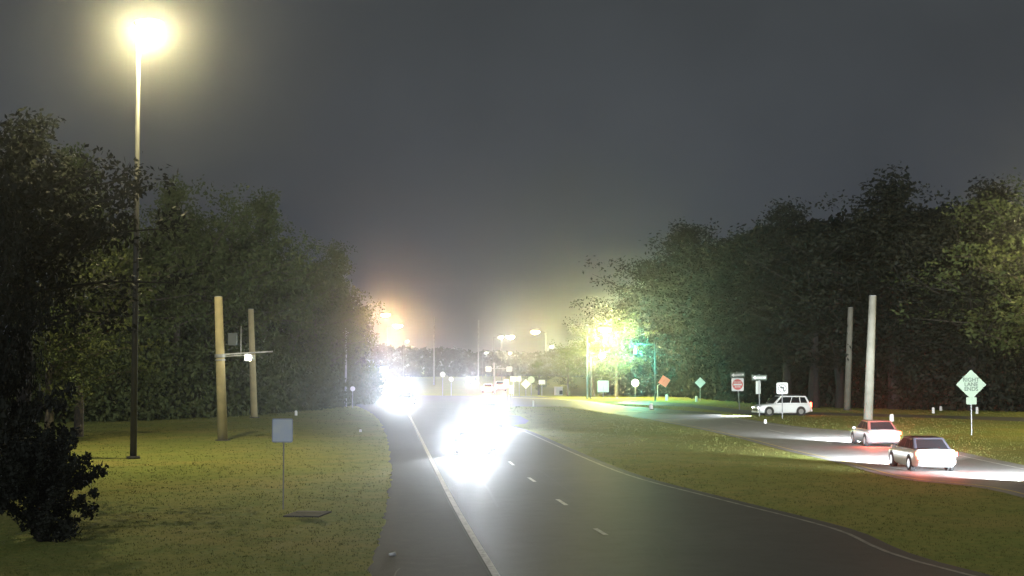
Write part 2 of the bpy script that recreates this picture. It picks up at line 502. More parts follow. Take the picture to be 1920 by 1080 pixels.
def make_tree(kind, seed, H, leaf, name='tree'):
    """prototype of unit position, height H metres"""
    r = random.Random(seed)
    root = empty(name, (0, 0, 0))
    tb = MB()
    pts = [Vector((0, 0, -0.2))]
    rs = []
    nseg = 7
    base_r = H * 0.017 + 0.05
    for i in range(1, nseg + 1):
        t = i / nseg
        pts.append(Vector((r.gauss(0, .012) * H * t, r.gauss(0, .012) * H * t, H * (0.93 if kind == 'pine' else 0.72) * t)))
    rs = [base_r * (1 - 0.86 * i / nseg) for i in range(nseg + 1)]
    tb.path(pts, rs, 8)
    def on(t):
        t = t * nseg
        i = min(int(t), nseg - 1)
        return pts[i].lerp(pts[i + 1], t - i)
    vs = []; fs = []
    if kind == 'pine':
        lo, nb, clump, wide = 0.42, 34, 5, 0.20
    elif kind == 'high':
        lo, nb, clump, wide = 0.56, 30, 7, 0.32
    elif kind == 'oak':
        lo, nb, clump, wide = 0.22, 30, 7, 0.30
    else:
        lo, nb, clump, wide = 0.03, 46, 8, 0.50
    for b in range(nb):
        t = lo + (1 - lo) * (b + r.random()) / nb
        p0 = on(min(t, 0.99))
        a = b * 2.4 + r.uniform(-.5, .5)
        if kind == 'pine':
            ln = H * wide * (1.12 - 0.85 * ((t - lo) / (1 - lo)) ** 1.5) * r.uniform(.55, 1.1)
            up = r.uniform(-.05, .35)
        else:
            q = (t - lo) / (1 - lo)
            ln = H * wide * (0.55 + 0.9 * math.sin(math.pi * min(q * .85 + .12, 1))) * r.uniform(.55, 1.05)
            up = r.uniform(.05, .8)
        d = Vector((math.cos(a), math.sin(a), up)).normalized()
        p1 = p0 + d * ln * .5 + Vector((0, 0, r.uniform(-.02, .03) * H))
        p2 = p0 + d * ln
        tb.path([p0, p1, p2], [base_r * .28 * (1.1 - t * .6), base_r * .16, base_r * .05], 5)
        for k in range(clump):
            s = (k + 1.2) / (clump + .2)
            c = p0.lerp(p2, s) + Vector((r.gauss(0, .02) * H, r.gauss(0, .02) * H, r.gauss(0.01, .016) * H))
            leaf_clump(vs, fs, c, H * (0.040 if kind == 'pine' else 0.058) * r.uniform(.6, 1.3), 44, 0.0062 * H + 0.06, r)
    top = on(0.999)
    for k in range(7):
        leaf_clump(vs, fs, top + Vector((r.gauss(0, .03) * H, r.gauss(0, .03) * H, H * (.07 if kind == 'pine' else .2) * r.uniform(-.3, 1))), H * .055, 44, 0.0062 * H + 0.06, r)
    tb.build('trunk', M['bark_unlit' if leaf is M['leaf_unlit'] else 'bark'], root)
    me = MB().add(vs, fs).build('crown', leaf, root, fix=False)
    return root

PINES = [make_tree('pine', 11 + i, 20, M['leaf']) for i in range(3)]
OAKS = [make_tree('oak', 31 + i, 18, M['leaf']) for i in range(3)]
DPINE = [make_tree('pine', 51 + i, 20, M['leaf_unlit']) for i in range(3)]
DOAK = [make_tree('oak', 71 + i, 18, M['leaf_unlit']) for i in range(3)]
PROTO_H = {}
for t in PINES + DPINE: PROTO_H[t.as_pointer()] = 20
for t in OAKS + DOAK: PROTO_H[t.as_pointer()] = 18
used = set()
def plant(proto, x, y, H, rz, label, cat='tree', group=None, name=None, wide=1.0):
    if proto.as_pointer() not in used:
        used.add(proto.as_pointer()); o = proto
    else:
        o = copy_tree(proto)
    s = H / PROTO_H[proto.as_pointer()]
    o.location = (x, y, 0)
    o.rotation_euler = (0, 0, rz)
    o.scale = (s * wide, s * wide, s)
    if name: o.name = name
    tag(o, label, cat, group)
    return o

ORD = ['first', 'second', 'third', 'fourth', 'fifth', 'sixth', 'seventh', 'eighth', 'ninth', 'tenth', 'eleventh', 'twelfth', 'thirteenth',
       'fourteenth', 'fifteenth', 'sixteenth', 'seventeenth', 'eighteenth', 'nineteenth', 'twentieth', 'twenty-first', 'twenty-second',
       'twenty-third', 'twenty-fourth', 'twenty-fifth', 'twenty-sixth']
rt = random.Random(5)
# left treeline: (skyline px x, top py, base py)
left_row = [(135, 285, 803), (205, 335, 801), (270, 345, 798), (330, 330, 795), (385, 325, 791), (440, 328, 787), (495, 362, 782), (545, 395, 778), (590, 420, 774), (625, 455, 770),
            (634, 520, 764), (640, 565, 758)]
for i, (px, ty, by) in enumerate(left_row):
    Y = at(px, by).y + 16
    H = zat(ty, Y) * rt.uniform(0.98, 1.03)
    proto = (OAKS if i % 3 else PINES)[i % 3]
    plant(proto, xat(px, Y), Y, H, rt.uniform(0, 6.28), '%s tree from the left in the wood edge behind the left grass verge' % ORD[i], 'tree', 'trees along the left wood edge', 'roadside_tree')
# right treeline
right_row = [(1178, 520, 742), (1208, 480, 743), (1243, 430, 745), (1285, 412, 746), (1332, 392, 749), (1385, 380, 755), (1432, 380, 760), (1475, 368, 765), (1525, 362, 767), (1575, 352, 768),
             (1625, 345, 769), (1675, 335, 770), (1725, 330, 771), (1775, 328, 772), (1822, 335, 773), (1866, 322, 774), (1915, 310, 775), (1965, 300, 776)]
for i, (px, ty, by) in enumerate(right_row):
    Y = at(px, by).y + 5 + rt.uniform(0, 3)
    H = zat(ty, Y) * rt.uniform(0.97, 1.03)
    proto = OAKS[i % 3] if i >= 16 else (DPINE if i % 4 == 3 else DOAK)[i % 3]  # edge trees take the lighter leaf, standing in for lamp-lit foliage
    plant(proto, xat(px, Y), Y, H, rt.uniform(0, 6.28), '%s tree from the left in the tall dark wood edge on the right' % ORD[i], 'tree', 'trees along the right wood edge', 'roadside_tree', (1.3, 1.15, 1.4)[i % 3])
# near tree and bush at the left frame edge
nt1 = make_tree('high', 91, 14, M['leaf_unlit']); PROTO_H[nt1.as_pointer()] = 14
plant(nt1, -17.6, 54, zat(165, 54), 0.4, 'big near tree at the left frame edge with dark foliage above the bush', 'tree', name='roadside_tree', wide=1.0)
nt2 = make_tree('pine', 93, 20, M['leaf_unlit']); PROTO_H[nt2.as_pointer()] = 20
plant(nt2, xat(45, 84), 84, zat(215, 84), 1.4, 'lit tree behind the near tree, left of the tall lamp pole', 'tree', name='roadside_tree', wide=1.3)
nt3 = make_tree('oak', 95, 18, M['leaf']); PROTO_H[nt3.as_pointer()] = 18
plant(nt3, xat(150, 96), 96, zat(330, 96), 2.0, 'lit leafy tree just left of the tall lamp pole, in front of the wood edge', 'tree', name='roadside_tree', wide=1.0)
nt4 = make_tree('oak', 101, 12, M['leaf']); PROTO_H[nt4.as_pointer()] = 12
plant(nt4, xat(95, 88), 88, zat(440, 88), 1.0, 'low spreading lit tree under the big near tree, left of the tall lamp pole', 'tree', name='roadside_tree', wide=1.15)
nt5 = make_tree('bush', 103, 12, M['leaf_unlit']); PROTO_H[nt5.as_pointer()] = 12
plant(nt5, xat(-60, 47), 47, 11.5, 1.0, 'dark leafy tree cut by the left frame edge from the ground up', 'tree', name='roadside_tree', wide=0.42)
b1 = make_tree('bush', 97, 3.2, M['leaf_unlit']); PROTO_H[b1.as_pointer()] = 3.2
plant(b1, at(75, 1015).x, at(75, 1015).y, 3.2, 0, 'dark rounded bush on the grass at the lower left frame edge', 'bush', name='roadside_bush', wide=0.95)
b2 = make_tree('bush', 99, 3.2, M['leaf_unlit']); PROTO_H[b2.as_pointer()] = 3.2
plant(b2, at(-25, 960).x, at(-25, 960).y, 6.4, 0, 'taller dark shrub cut by the left frame edge behind the bush', 'bush', name='roadside_bush', wide=0.6)
# trees lit by the bright lamp near the junction
for k, (px, ty, by, w, lb) in enumerate([(1065, 625, 747, 1.0, 'small tree left of the bright yellow lamp at the junction'),
                                         (1112, 585, 748, 1.1, 'tree behind the bright yellow lamp at the junction'),
                                         (1155, 560, 749, 1.1, 'tree between the bright yellow lamp and the green signal'),
                                         (1010, 660, 744, 1.3, 'low tree under the small yellow lamp at the end of the road')]):
    Y = at(px, by).y + 14
    plant(OAKS[k % 3], xat(px, Y), Y, zat(ty, Y), k * 1.3, lb, 'tree', 'trees at the junction', 'roadside_tree', w)

for t in PINES + OAKS + DPINE + DOAK:
    if t.as_pointer() not in used:
        for c_ in list(t.children): bpy.data.objects.remove(c_)
        bpy.data.objects.remove(t)

# understorey and deep wood behind, each reading as one mass
def mass(name, pts, depth, h0, h1, n, size, m, label, seed):
    r = random.Random(seed)
    vs = []; fs = []
    for _ in range(n):
        t = r.random() * (len(pts) - 1)
        i = min(int(t), len(pts) - 2)
        p = pts[i].lerp(pts[i + 1], t - i)
        hh = h0[i] + (h0[i + 1] - h0[i]) * (t - i)
        c = Vector((p.x + r.uniform(-1.5, 1.5), p.y + r.random() * depth, hh * r.random() ** h1))
        leaf_clump(vs, fs, c, r.uniform(.6, 1.6), 16, size, r)
    o = MB().add(vs, fs).build(name, m, fix=False)
    return tag(o, label, 'wood', kind='stuff')
lp = [at(-60, 803), at(200, 797), at(400, 786) , at(480, 780)+ Vector((0, 1, 0)), at(560, 772), at(655, 762), at(672, 752)]
mass('undergrowth', [p + Vector((0, 8, 0)) for p in lp], 5, [6, 6, 6, 5.5, 5, 4, 4], 1.4, 2200, 0.28, M['leaf'], 'low undergrowth closing the foot of the left wood edge', 1)
rp = [at(1150, 741) + Vector((0, 2, 0)), at(1300, 746) + Vector((0, 2, 0)), at(1450, 760) + Vector((0, 1, 0)), at(1700, 769) + Vector((0, 1, 0)), at(1990, 774) + Vector((0, 1, 0))]
mass('undergrowth', rp, 6, [7, 11, 14, 14, 14], 1.0, 8500, 0.3, M['leaf_unlit'], 'low undergrowth closing the foot of the right wood edge', 2)
mass('woodland', [p + Vector((-2, 24, 0)) for p in lp[:-1]], 10, [15, 16, 17, 15, 14, 12], 0.9, 2600, 0.42, M['leaf_unlit'], 'deep wood behind the left wood edge', 3)
mass('woodland', [p + Vector((2, 14, 0)) for p in rp], 10, [13, 20, 21.5, 21.5, 22], 0.75, 8000, 0.45, M['leaf_unlit'], 'deep wood behind the right wood edge', 4)
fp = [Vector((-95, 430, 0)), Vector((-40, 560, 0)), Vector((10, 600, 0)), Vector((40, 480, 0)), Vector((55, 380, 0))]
mass('woodland', fp, 30, [16, 11, 9, 12, 15], 1.0, 3000, 0.9, M['leaf_unlit'], 'far-off low wood closing the end of the road', 5)

# ------------------------------------------------------------------ street lamps
def point_light(name, loc, col, watts, parent, radius=0.15):
    l = bpy.data.lights.new(name, 'POINT')
    l.color = col
    l.energy = watts
    l.shadow_soft_size = radius
    o = bpy.data.objects.new(name, l)
    o.location = loc
    C.objects.link(o)
    o.parent = parent
    return o

def street_lamp(x, y, h, arm, col, watts, label, pr=0.11, es=80, light=True, m='galv_dark', group='street lamps', hs=1.0):
    """arm = signed reach along x"""
    root = empty('street_lamp', (x, y, 0), 0, label, 'street lamp', group)
    k = abs(h)
    MB().tube((0, 0, 0), (0, 0, h), pr, pr * .55, 14).tube((0, 0, 0), (0, 0, 0.12), pr * 2, pr * 1.9, 12).build('pole', M[m], root, True)
    s = 1 if arm > 0 else -1
    a = abs(arm)
    MB().path([Vector((0, 0, h - .25)), Vector((arm * .45, 0, h - .05)), Vector((arm, 0, h + .05))], [pr * .4, pr * .35, pr * .3], 8).build('arm', M[m], root)
    hd = MB().sphere((arm + s * .3 * hs, 0, h + .14 * hs), 0.40 * hs, 1.35, .62, .38, 14, 8).build('lamp_head', M['head_grey'], root, True)
    em = emit_mat('lamp_lens_glow', col, es)
    MB().sphere((arm + s * .33 * hs, 0, h - .02), 0.36 * hs, 1.2, .6, .55, 12, 6).build('lens', em, hd, True)
    if light:
        point_light('lamp_light', (arm + s * .33 * hs, -.1, h - .02 - .26 * hs), col, watts, root, 0.12)
    return root

WARM = (1.0, 0.80, 0.40)
ORNG = (1.0, 0.62, 0.28)
Yl = at(250, 860).y
street_lamp(at(250, 860).x, Yl, zat(50, Yl), 0.04, (1.0, 0.87, 0.44), 15000, 'very tall dark lamp pole on the left verge with a glaring yellow lamp on top', 0.17, 150, hs=1.4, m='pole_dark')
def lamp_at(px, py, Y, arm, col, watts, label, **k):
    h = zat(py, Y)
    return street_lamp(xat(px, Y) - arm, Y, h, arm, col, watts, label, **k)
lamp_at(716, 590, 228, 1.6, ORNG, 10000, 'orange-white lamp high on the left side of the road, left one of the close pair', hs=1.6)
lamp_at(740, 611, 288, 1.6, ORNG, 13000, 'orange-white lamp on the left of the road, lower right one of the close pair', hs=1.9)
lamp_at(952, 632, 398, 1.6, (1, .84, .48), 9500, 'pale yellow lamp at the far end of the road, right of two touching lights', hs=2.3)
lamp_at(936, 632, 420, 1.6, (1, .92, .8), 3500, 'whitish lamp at the far end of the road, left of two touching lights', hs=1.5)
lamp_at(1010, 622, 330, -1.6, (1, .85, .38), 12000, 'starry yellow lamp over the road end between the far pair and the junction lamp', hs=2.2)
lamp_at(1125, 618, 205, 1.8, (1, .90, .30), 30000, 'brightest yellow-green lamp in front of the trees at the junction', hs=2.0)
lamp_at(1124, 668, 203, 1.2, (0.85, 1, .70), 2500, 'lower pale lamp directly below the brightest junction lamp')
lamp_at(716, 690, 205, 1.2, (0.66, 0.80, 1.0), 8000, 'low blue-white floodlight at the left roadside above the oncoming cars', es=200)
for px, py, Y, c, lb in ((762, 640, 520, (.9, .95, 1), 'tiny white lamp below the orange pair on the left'),
                         (910, 662, 540, (.9, .95, 1), 'tiny white lamp over the queue, left of the far lamps'),
                         (954, 662, 520, (1, .95, .6), 'tiny yellowish lamp just below the two touching far lamps'),
                         (1032, 650, 430, (.95, 1, .85), 'tiny lamp low right of the starry yellow lamp'),
                         (1211, 693, 230, (.8, 1, .95), 'tiny white-green lamp low right of the green signal')):
    h = zat(py, Y)
    lamp_at(px, py, Y, 1.0, c, 600, lb, es=60)
# lamp standing just outside the frame on the right, it lights the leaves at the frame edge
street_lamp(53.0, 139, 17.0, -1.0, (1.0, 0.82, 0.40), 4500, 'lamp among the trees just outside the right frame edge, lighting the leaves there')
street_lamp(48.0, 97, 14.0, -2.5, (1.0, 0.84, 0.34), 12000, 'verge lamp outside the right frame edge, lighting the grass around the diamond sign')

# ------------------------------------------------------------------ poles
def concrete_pole(base, top_px, top_py, r0, r1, label, group, m='concrete'):
    Y = base.y
    root = empty('concrete_pole', base, 0, label, 'pole', group)
    h = zat(top_py, Y)
    dx = xat(top_px, Y) - base.x
    MB().tube((0, 0, -.3), (dx, 0, h), r0, r1, 20).build('shaft', M[m], root, True)
    MB().tube((0, 0, 0), (0, 0, .06), r0 * 1.5, r0 * 1.45, 20).build('footing', M['shoulder'], root)
    MB().tube((dx, 0, h), (dx, 0, h + .05), r1 * 1.03, r1 * .9, 20).build('cap', M['galv'], root)
    return root, h, dx
pb = at(418, 826)
pr1, h1, dx1 = concrete_pole(pb, 409, 557, 0.31, 0.24, 'thick pale concrete pole with a cross arm, nearest of the two on the left verge', 'thick concrete poles')
MB().tube((dx1 * .6, 0, 5.05), (dx1 * .61, 0, 5.25), .33, .33, 20).tube((dx1 * .6, 0, 4.85), (dx1 * .61, 0, 4.93), .31, .31, 20).build('clamp', M['galv'], pr1)
zA = zat(665, pb.y); zB = zat(659, pb.y); xB = xat(512, pb.y) - pb.x
arm = MB().tube((dx1 * .6, 0, zA), (xB, 0, zB), .055, .045, 10).tube((dx1 * .6, 0, zA - .12), (1.6, 0, zA - .02), .03, .03, 8).build('cross_arm', M['galv'], pr1)
xr = xat(452, pb.y) - pb.x
MB().tube((xr, 0, zA), (xr, 0, zat(612, pb.y)), .03, .025, 8).build('rod', M['galv'], pr1)
MB().box(xat(437, pb.y) - pb.x, -.1, zat(636, pb.y), .55, .22, .75).build('sensor_box', M['box_dark'], pr1, bevel=.03)
xl = xat(467, pb.y) - pb.x
fx = MB().box(xl + .14, 0, zat(670, pb.y), .42, .3, .32).build('floodlight', M['head_grey'], pr1, bevel=.03)
MB().box(xl, -.20, zat(671, pb.y), .36, .1, .34).build('lens', emit_mat('small_flood_glow', (1, 1, .85), 6), fx)
point_light('flood_light', (xl, -.35, zat(671, pb.y)), (1, 1, .85), 60, pr1, .05)
pb2 = at(477, 783)
concrete_pole(pb2, 470, 580, 0.30, 0.24, 'farther thick concrete pole on the left verge behind the cross arm', 'thick concrete poles')
concrete_pole(at(1627, 798), 1637, 555, 0.36, 0.28, 'nearer, taller thick concrete pole beside the right road, leaning right', 'thick concrete poles', 'concrete_grey')
concrete_pole(at(1588, 769), 1595, 577, 0.34, 0.27, 'farther thick concrete pole on the right, left of the taller one', 'thick concrete poles', 'concrete_grey')

def thin_pole(px, by, ty, Y, r, label):
    x = xat(px, Y)
    root = empty('utility_pole', (x, Y, 0), 0, label, 'pole', 'thin far poles')
    h = zat(ty, Y)
    MB().tube((0, 0, -.2), (0, 0, h), r, r * .7, 10).build('shaft', M['galv'], root, True)
    MB().tube((-.5, 0, h - .5), (.5, 0, h - .5), .05, .05, 6).build('cross_arm', M['galv'], root)
thin_pole(649, 0, 615, 165, .13, 'thin grey pole in front of the left wood edge, nearest the road')
thin_pole(814, 0, 594, 340, .22, 'thin far pole above the road, right of the orange lamps')
thin_pole(897, 0, 600, 360, .2, 'thin far pole left of the far lamps')
thin_pole(1101, 0, 610, 200, .12, 'thin pole beside the brightest junction lamp')

# ------------------------------------------------------------------ signs
def rrect(w, h, r, n=4):
    pts = []
    for cx, cz, a0 in ((w / 2 - r, h / 2 - r, 0), (-w / 2 + r, h / 2 - r, 90), (-w / 2 + r, -h / 2 + r, 180), (w / 2 - r, -h / 2 + r, 270)):
        for k in range(n + 1):
            a = R(a0 + 90 * k / n)
            pts.append((cx + r * math.cos(a), cz + r * math.sin(a)))
    return pts
def ngon(rad, n, a0=0):
    return [(rad * math.cos(R(a0) + 2 * math.pi * k / n), rad * math.sin(R(a0) + 2 * math.pi * k / n)) for k in range(n)]
def off(poly, x, z): return [(a + x, b + z) for a, b in poly]
def rotp(poly, a):
    c, s = math.cos(a), math.sin(a)
    return [(x * c - z * s, x * s + z * c) for x, z in poly]

def panel(root, poly, x, z, m, name='sign_panel', y=-0.05, t=0.012):
    return MB().prism(off(poly, x, z), y - t, y).build(name, M[m] if isinstance(m, str) else m, root)
def mark(parent, poly, x, z, m, lvl=1, name='legend', y=-0.05):
    return MB().prism(off(poly, x, z), y - .012 - .003 * lvl, y - .0121 - .003 * (lvl - 1)).build(name, M[m], parent)
def ring(parent, r0, r1, x, z, m, lvl=1, name='ring', y=-0.05):
    b = MB(); n = 36
    vs = []; fs = []
    yy = y - .012 - .003 * lvl
    for k in range(n):
        a = 2 * math.pi * k / n
        for r in (r0, r1):
            for q in (yy, yy + .0028):
                vs.append((x + r * math.cos(a), q, z + r * math.sin(a)))
    for k in range(n):
        a = 4 * k; c = 4 * ((k + 1) % n)
        fs += [(a, c, c + 2, a + 2), (a, a + 1, c + 1, c), (a + 2, c + 2, c + 3, a + 3)]
    return b.add(vs, fs).build(name, M[m], parent)
def text(parent, s, x, z, size, m, lvl=1, y=-0.05, rz=0):
    cu = bpy.data.curves.new('t', 'FONT')
    cu.body = s; cu.size = size; cu.align_x = 'CENTER'; cu.align_y = 'CENTER'; cu.extrude = 0.0014; cu.offset = size * .02
    o = bpy.data.objects.new('t', cu); C.objects.link(o)
    dg = bpy.context.evaluated_depsgraph_get()
    me = bpy.data.meshes.new_from_object(o.evaluated_get(dg))
    bpy.data.objects.remove(o)
    me.transform(Matrix.Translation((x, y - .012 - .003 * lvl, z)) @ Matrix.Rotation(R(90), 4, 'X'))
    me.materials.clear(); me.materials.append(M[m])
    q = bpy.data.objects.new('legend', me); C.objects.link(q); q.parent = parent
    return q
def post(root, h, lean=0, r=.035, name='post'):
    return MB().box(0, 0, 0, r * 2, r * 1.2, h + .3, None).build(name, M['galv'], root) if False else \
        MB().tube((0, 0, -.2), (lean, 0, h), r, r, 8).build(name, M['galv'], root)

SR = 'road signs'
def sign_root(px, by, label, rz=0, name='road_sign'):
    p = at(px, by)
    return empty(name, p, rz, label, 'road sign', SR), p.y, p.x

# right lane ends
r_, Y, X = sign_root(1822, 817, 'pale green-yellow diamond sign reading RIGHT LANE ENDS over a small blank plate', R(-4))
z = zat(721, Y)
post(r_, z + .6, r=.045)
pn = panel(r_, ngon(.97, 4), 0, z, 'sign_mint')
for s, dz in (('RIGHT', .30), ('LANE', 0), ('ENDS', -.30)):
    text(pn, s, 0, z + dz, .36, 'sign_greyblack')
pl = panel(r_, rrect(.66, .46, .04), 0, zat(751.5, Y), 'sign_mint', 'plate')
# no left turn
r_, Y, X = sign_root(1467, 785, 'square turn-arrow sign with a slashed circle, in front of the white SUV', R(3))
z = zat(728, Y)
post(r_, z + .4, r=.05)
pn = panel(r_, rrect(.98, .98, .12), 0, z, 'sign_white')
ring(pn, .31, .36, 0, z, 'sign_greyblack', 1)
mark(pn, [(.07, -.24), (.16, -.24), (.16, .12), (-.02, .12), (-.02, .2), (-.22, .07), (-.02, -.06), (-.02, .03), (.07, .03)], 0, z, 'sign_black', 1, 'arrow')
mark(pn, rotp(rrect(.62, .05, .01), R(-45)), 0, z, 'sign_greyblack', 2, 'slash')
# one way above do not enter
ARW = [(-.60, 0), (-.36, .145), (-.36, .075), (.60, .075), (.60, -.075), (-.36, -.075), (-.36, -.145)]
def one_way(root, x, z, w, rot=0):
    k = w / 1.4
    pn = panel(root, rotp(rrect(1.4 * k, .50 * k, .03), rot), x, z, 'sign_greyblack', 'arrow_plate', y=-.08)
    a = mark(pn, rotp([(q[0] * k, q[1] * k * 1.25) for q in ARW], rot), x, z, 'sign_white', 1, 'arrow', y=-.08)
    text(a, 'ONE WAY', x + .06 * k, z, .16 * k, 'sign_greyblack', 2, y=-.08)
    return pn
r_, Y, X = sign_root(1387, 768, 'red and white no-entry sign below a one way arrow, leaning slightly', R(2))
zt = zat(697, Y)
post(r_, zt, lean=-.28, r=.06)
z = zat(721, Y); xo = xat(1382, Y) - X
pn = panel(r_, rrect(1.25, 1.32, .10), xo, z, 'sign_white')
mk = mark(pn, ngon(.55, 28), xo, z, 'sign_red', 1, 'disc')
mark(mk, rrect(.86, .17, .01), xo, z, 'sign_white', 2, 'bar')
text(mk, 'DO NOT', xo, z + .24, .20, 'sign_white', 2)
text(mk, 'ENTER', xo, z - .24, .20, 'sign_white', 2)
one_way(r_, xo, zat(703, Y), 1.5, R(3))
# one way above an edge-on panel
r_, Y, X = sign_root(1424, 781, 'one way arrow plate above a narrow grey-green panel, at the nose of the white SUV', R(-2))
zt = zat(704, Y)
post(r_, zt + .1, r=.045)
one_way(r_, 0, zat(708, Y), 1.35)
xo = xat(1421, Y) - X
MB().box(xo, .1, zat(726.5, Y), .42, .03, 1.15).build('sign_panel', M['sign_back'], r_)
# white diamond
r_, Y, X = sign_root(1313, 752, 'small blank white diamond sign between the orange-red sign and the do not enter sign')
z = zat(717.5, Y); post(r_, z, r=.05); panel(r_, ngon(.69, 4), 0, z, 'sign_white')
# red octagon on an offset bracket
r_, Y, X = sign_root(1233, 747, 'faded orange-red diamond sign, slightly turned, held right of its short post')
z = zat(715, Y); post(r_, zat(722, Y), r=.06)
xo = xat(1245, Y) - X
MB().tube((0, 0, zat(723, Y)), (xo, 0, z), .04, .04, 6).build('bracket', M['galv'], r_)
pn = panel(r_, ngon(.86, 4, 12), xo, z, 'sign_salmon')
mark(pn, rotp(rrect(.5, .09, .02), R(50)), xo - .05, z + .05, 'sign_red', 1)
# round white
r_, Y, X = sign_root(1191, 745, 'round white sign below the green traffic signal')
z = zat(718, Y); post(r_, z, r=.05); panel(r_, ngon(.56, 28), 0, z, 'sign_white')
r_, Y, X = sign_root(1131, 748, 'large square white sign beside the junction trees')
z = zat(724.5, Y); post(r_, z, r=.07); panel(r_, rrect(1.52, 1.56, .08), 0, z, 'sign_white')
r_, Y, X = sign_root(1016, 742, 'small rectangular white sign on a thin post at the junction')
z = zat(716.5, Y); post(r_, z, r=.06); panel(r_, rrect(.95, .66, .05), 0, z, 'sign_white')
# cluster beyond the right nose of the road
for px, top, bot, w, by, lb in ((949.5, 711, 728, 10, 745, 'tall white board, leftmost of the sign cluster at the junction'),
                                (962.5, 706, 715, 12, 744, 'wide white board at the top of the sign cluster at the junction'),
                                (973.5, 706, 715, 7, 744, 'narrow white board beside the wide one in the sign cluster'),
                                (959, 722, 738, 9, 746, 'low white board in front of the sign cluster')):
    r_, Y, X = sign_root(px, by, lb)
    z = zat((top + bot) / 2, Y); s = Y / F
    post(r_, z, r=.05); panel(r_, rrect(w * s, (bot - top) * s, .04), 0, z, 'sign_white')
r_, Y, X = sign_root(986, 743, 'pale white diamond sign just right of the sign cluster')
z = zat(720, Y); post(r_, z, r=.05); panel(r_, ngon(9 * Y / F, 4), 0, z, 'sign_white')
r_, Y, X = sign_root(996, 742, 'pale greenish round sign right of the pale diamond')
z = zat(712, Y); post(r_, z, r=.05); panel(r_, ngon(6.5 * Y / F, 20), 0, z, 'sign_mint')
r_, Y, X = sign_root(830, 742, 'small round white sign over the road centre, higher of two')
z = zat(702, Y); post(r_, z, r=.05); panel(r_, ngon(5.2 * Y / F, 20), 0, z, 'sign_white')
r_, Y, X = sign_root(846, 742, 'small round white sign, lower right of the two over the road centre')
z = zat(711, Y); post(r_, z, r=.05); panel(r_, ngon(4.6 * Y / F, 20), 0, z, 'sign_white')
# two white boards on a T pole
Y = 236
r_ = empty('sign_gantry', (xat(927, Y), Y, 0), 0, 'pole at the queue with two square white boards on a cross arm', 'sign gantry')
MB().tube((0, 0, 0), (0, 0, zat(680, Y)), .16, .12, 10).build('post', M['galv'], r_)
MB().tube((xat(914, Y) - xat(927, Y), 0, zat(691, Y)), (xat(958, Y) - xat(927, Y), 0, zat(691, Y)), .07, .07, 8).build('cross_arm', M['galv'], r_)
for px in (916, 955):
    MB().prism(off(rrect(.95, .85, .15), xat(px, Y) - xat(927, Y), zat(692, Y)), -.16, -.1).build('sign_panel', M['sign_white'], r_)
# two marker posts on the median nose
for px, t, b, lb in ((954, 741, 768, 'thin white marker post at the tip of the grass, in the headlight glare'), (1000, 752, 762, 'short white marker post right of the glare')):
    p = at(px, b); r_ = empty('marker_post', p, 0, lb, 'marker post', 'white marker posts')
    MB().tube((0, 0, 0), (0, 0, zat(t, p.y)), .10, .09, 10).build('post', M['white_plastic'], r_)
    MB().tube((0, 0, zat(t, p.y)), (0, 0, zat(t, p.y) + .04), .11, .08, 10).build('cap', M['white_plastic'], r_)
for px, t, b, lb in ((1750, 765, 775, 'short white marker post, leftmost of the three by the ramp left of the diamond sign'),
                     (1764, 762, 770, 'faint marker post just right of the leftmost white one by the ramp'),
                     (1832, 764, 776, 'white marker post behind the diamond sign post'),
                     (1250, 741, 749, 'small round white marker under the orange-red diamond sign'),
                     (1306, 744, 751, 'faint small marker at the foot of the white diamond sign'),
                     (1672, 778, 790, 'short pale stub post in the grass right of the tall concrete pole'),
                     (1221, 758, 767, 'squat pale stub at the junction edge by the right road'),
                     (1435, 787, 794, 'small pale stub at the edge line below the white SUV'),
                     (555, 771, 779, 'tiny white marker at the foot of the left wood edge above the blue sign'),
                     (676, 806, 810, 'tiny pale stub in the grass left of the shoulder')):
    p = at(px, b)
    if px in (1250, 1306): p = at(px, b + 2)
    r_ = empty('marker_post', p, 0, lb, 'marker post', 'white marker posts')
    h = max(zat(t, p.y), .15); rr = 3.0 * p.y / F * (1.4 if px in (1672, 1221) else .9)
    MB().tube((0, 0, 0), (0, 0, h), rr, rr * .9, 12).build('post', M['white_plastic'], r_)
    MB().sphere((0, 0, h), rr * .9, 1, 1, .5).build('cap', M['white_plastic'], r_, True)
# white utility cabinet
p = at(1047, 741)
r_ = empty('utility_cabinet', p, R(20), 'pale utility cabinet with a dark opening at the far right roadside', 'utility cabinet')
MB().box(0, 0, .6, 1.1, .8, 1.2).build('body', M['white_plastic'], r_, bevel=.04)
MB().box(.25, -.42, .42, .5, .05, .6).build('door', M['trim'], r_)
MB().box(0, 0, 1.24, 1.2, .9, .08).build('lid', M['white_plastic'], r_)
# small white oval marker left
p = at(662, 757)
r_ = empty('marker_sign', (xat(662, 160), 160, 0), 0, 'small round white sign on a thin post near the thin grey pole on the left', 'road sign', SR)
post(r_, zat(729, 160), r=.03); panel(r_, ngon(.27, 18), 0, zat(729, 160), 'sign_white')
# dull blue sign on the left verge
r_, Y, X = sign_root(531, 955, 'dull blue square sign facing the road on a thin post in the left grass', R(-6), 'verge_sign')
z = zat(807, Y); xo = 0
post(r_, zat(790, Y), r=.022)
pn = panel(r_, rrect(.68, .76, .05), -.03, z, 'sign_bluerim')
mark(pn, rrect(.62, .70, .04), -.03, z, 'sign_blue', 1, 'face')
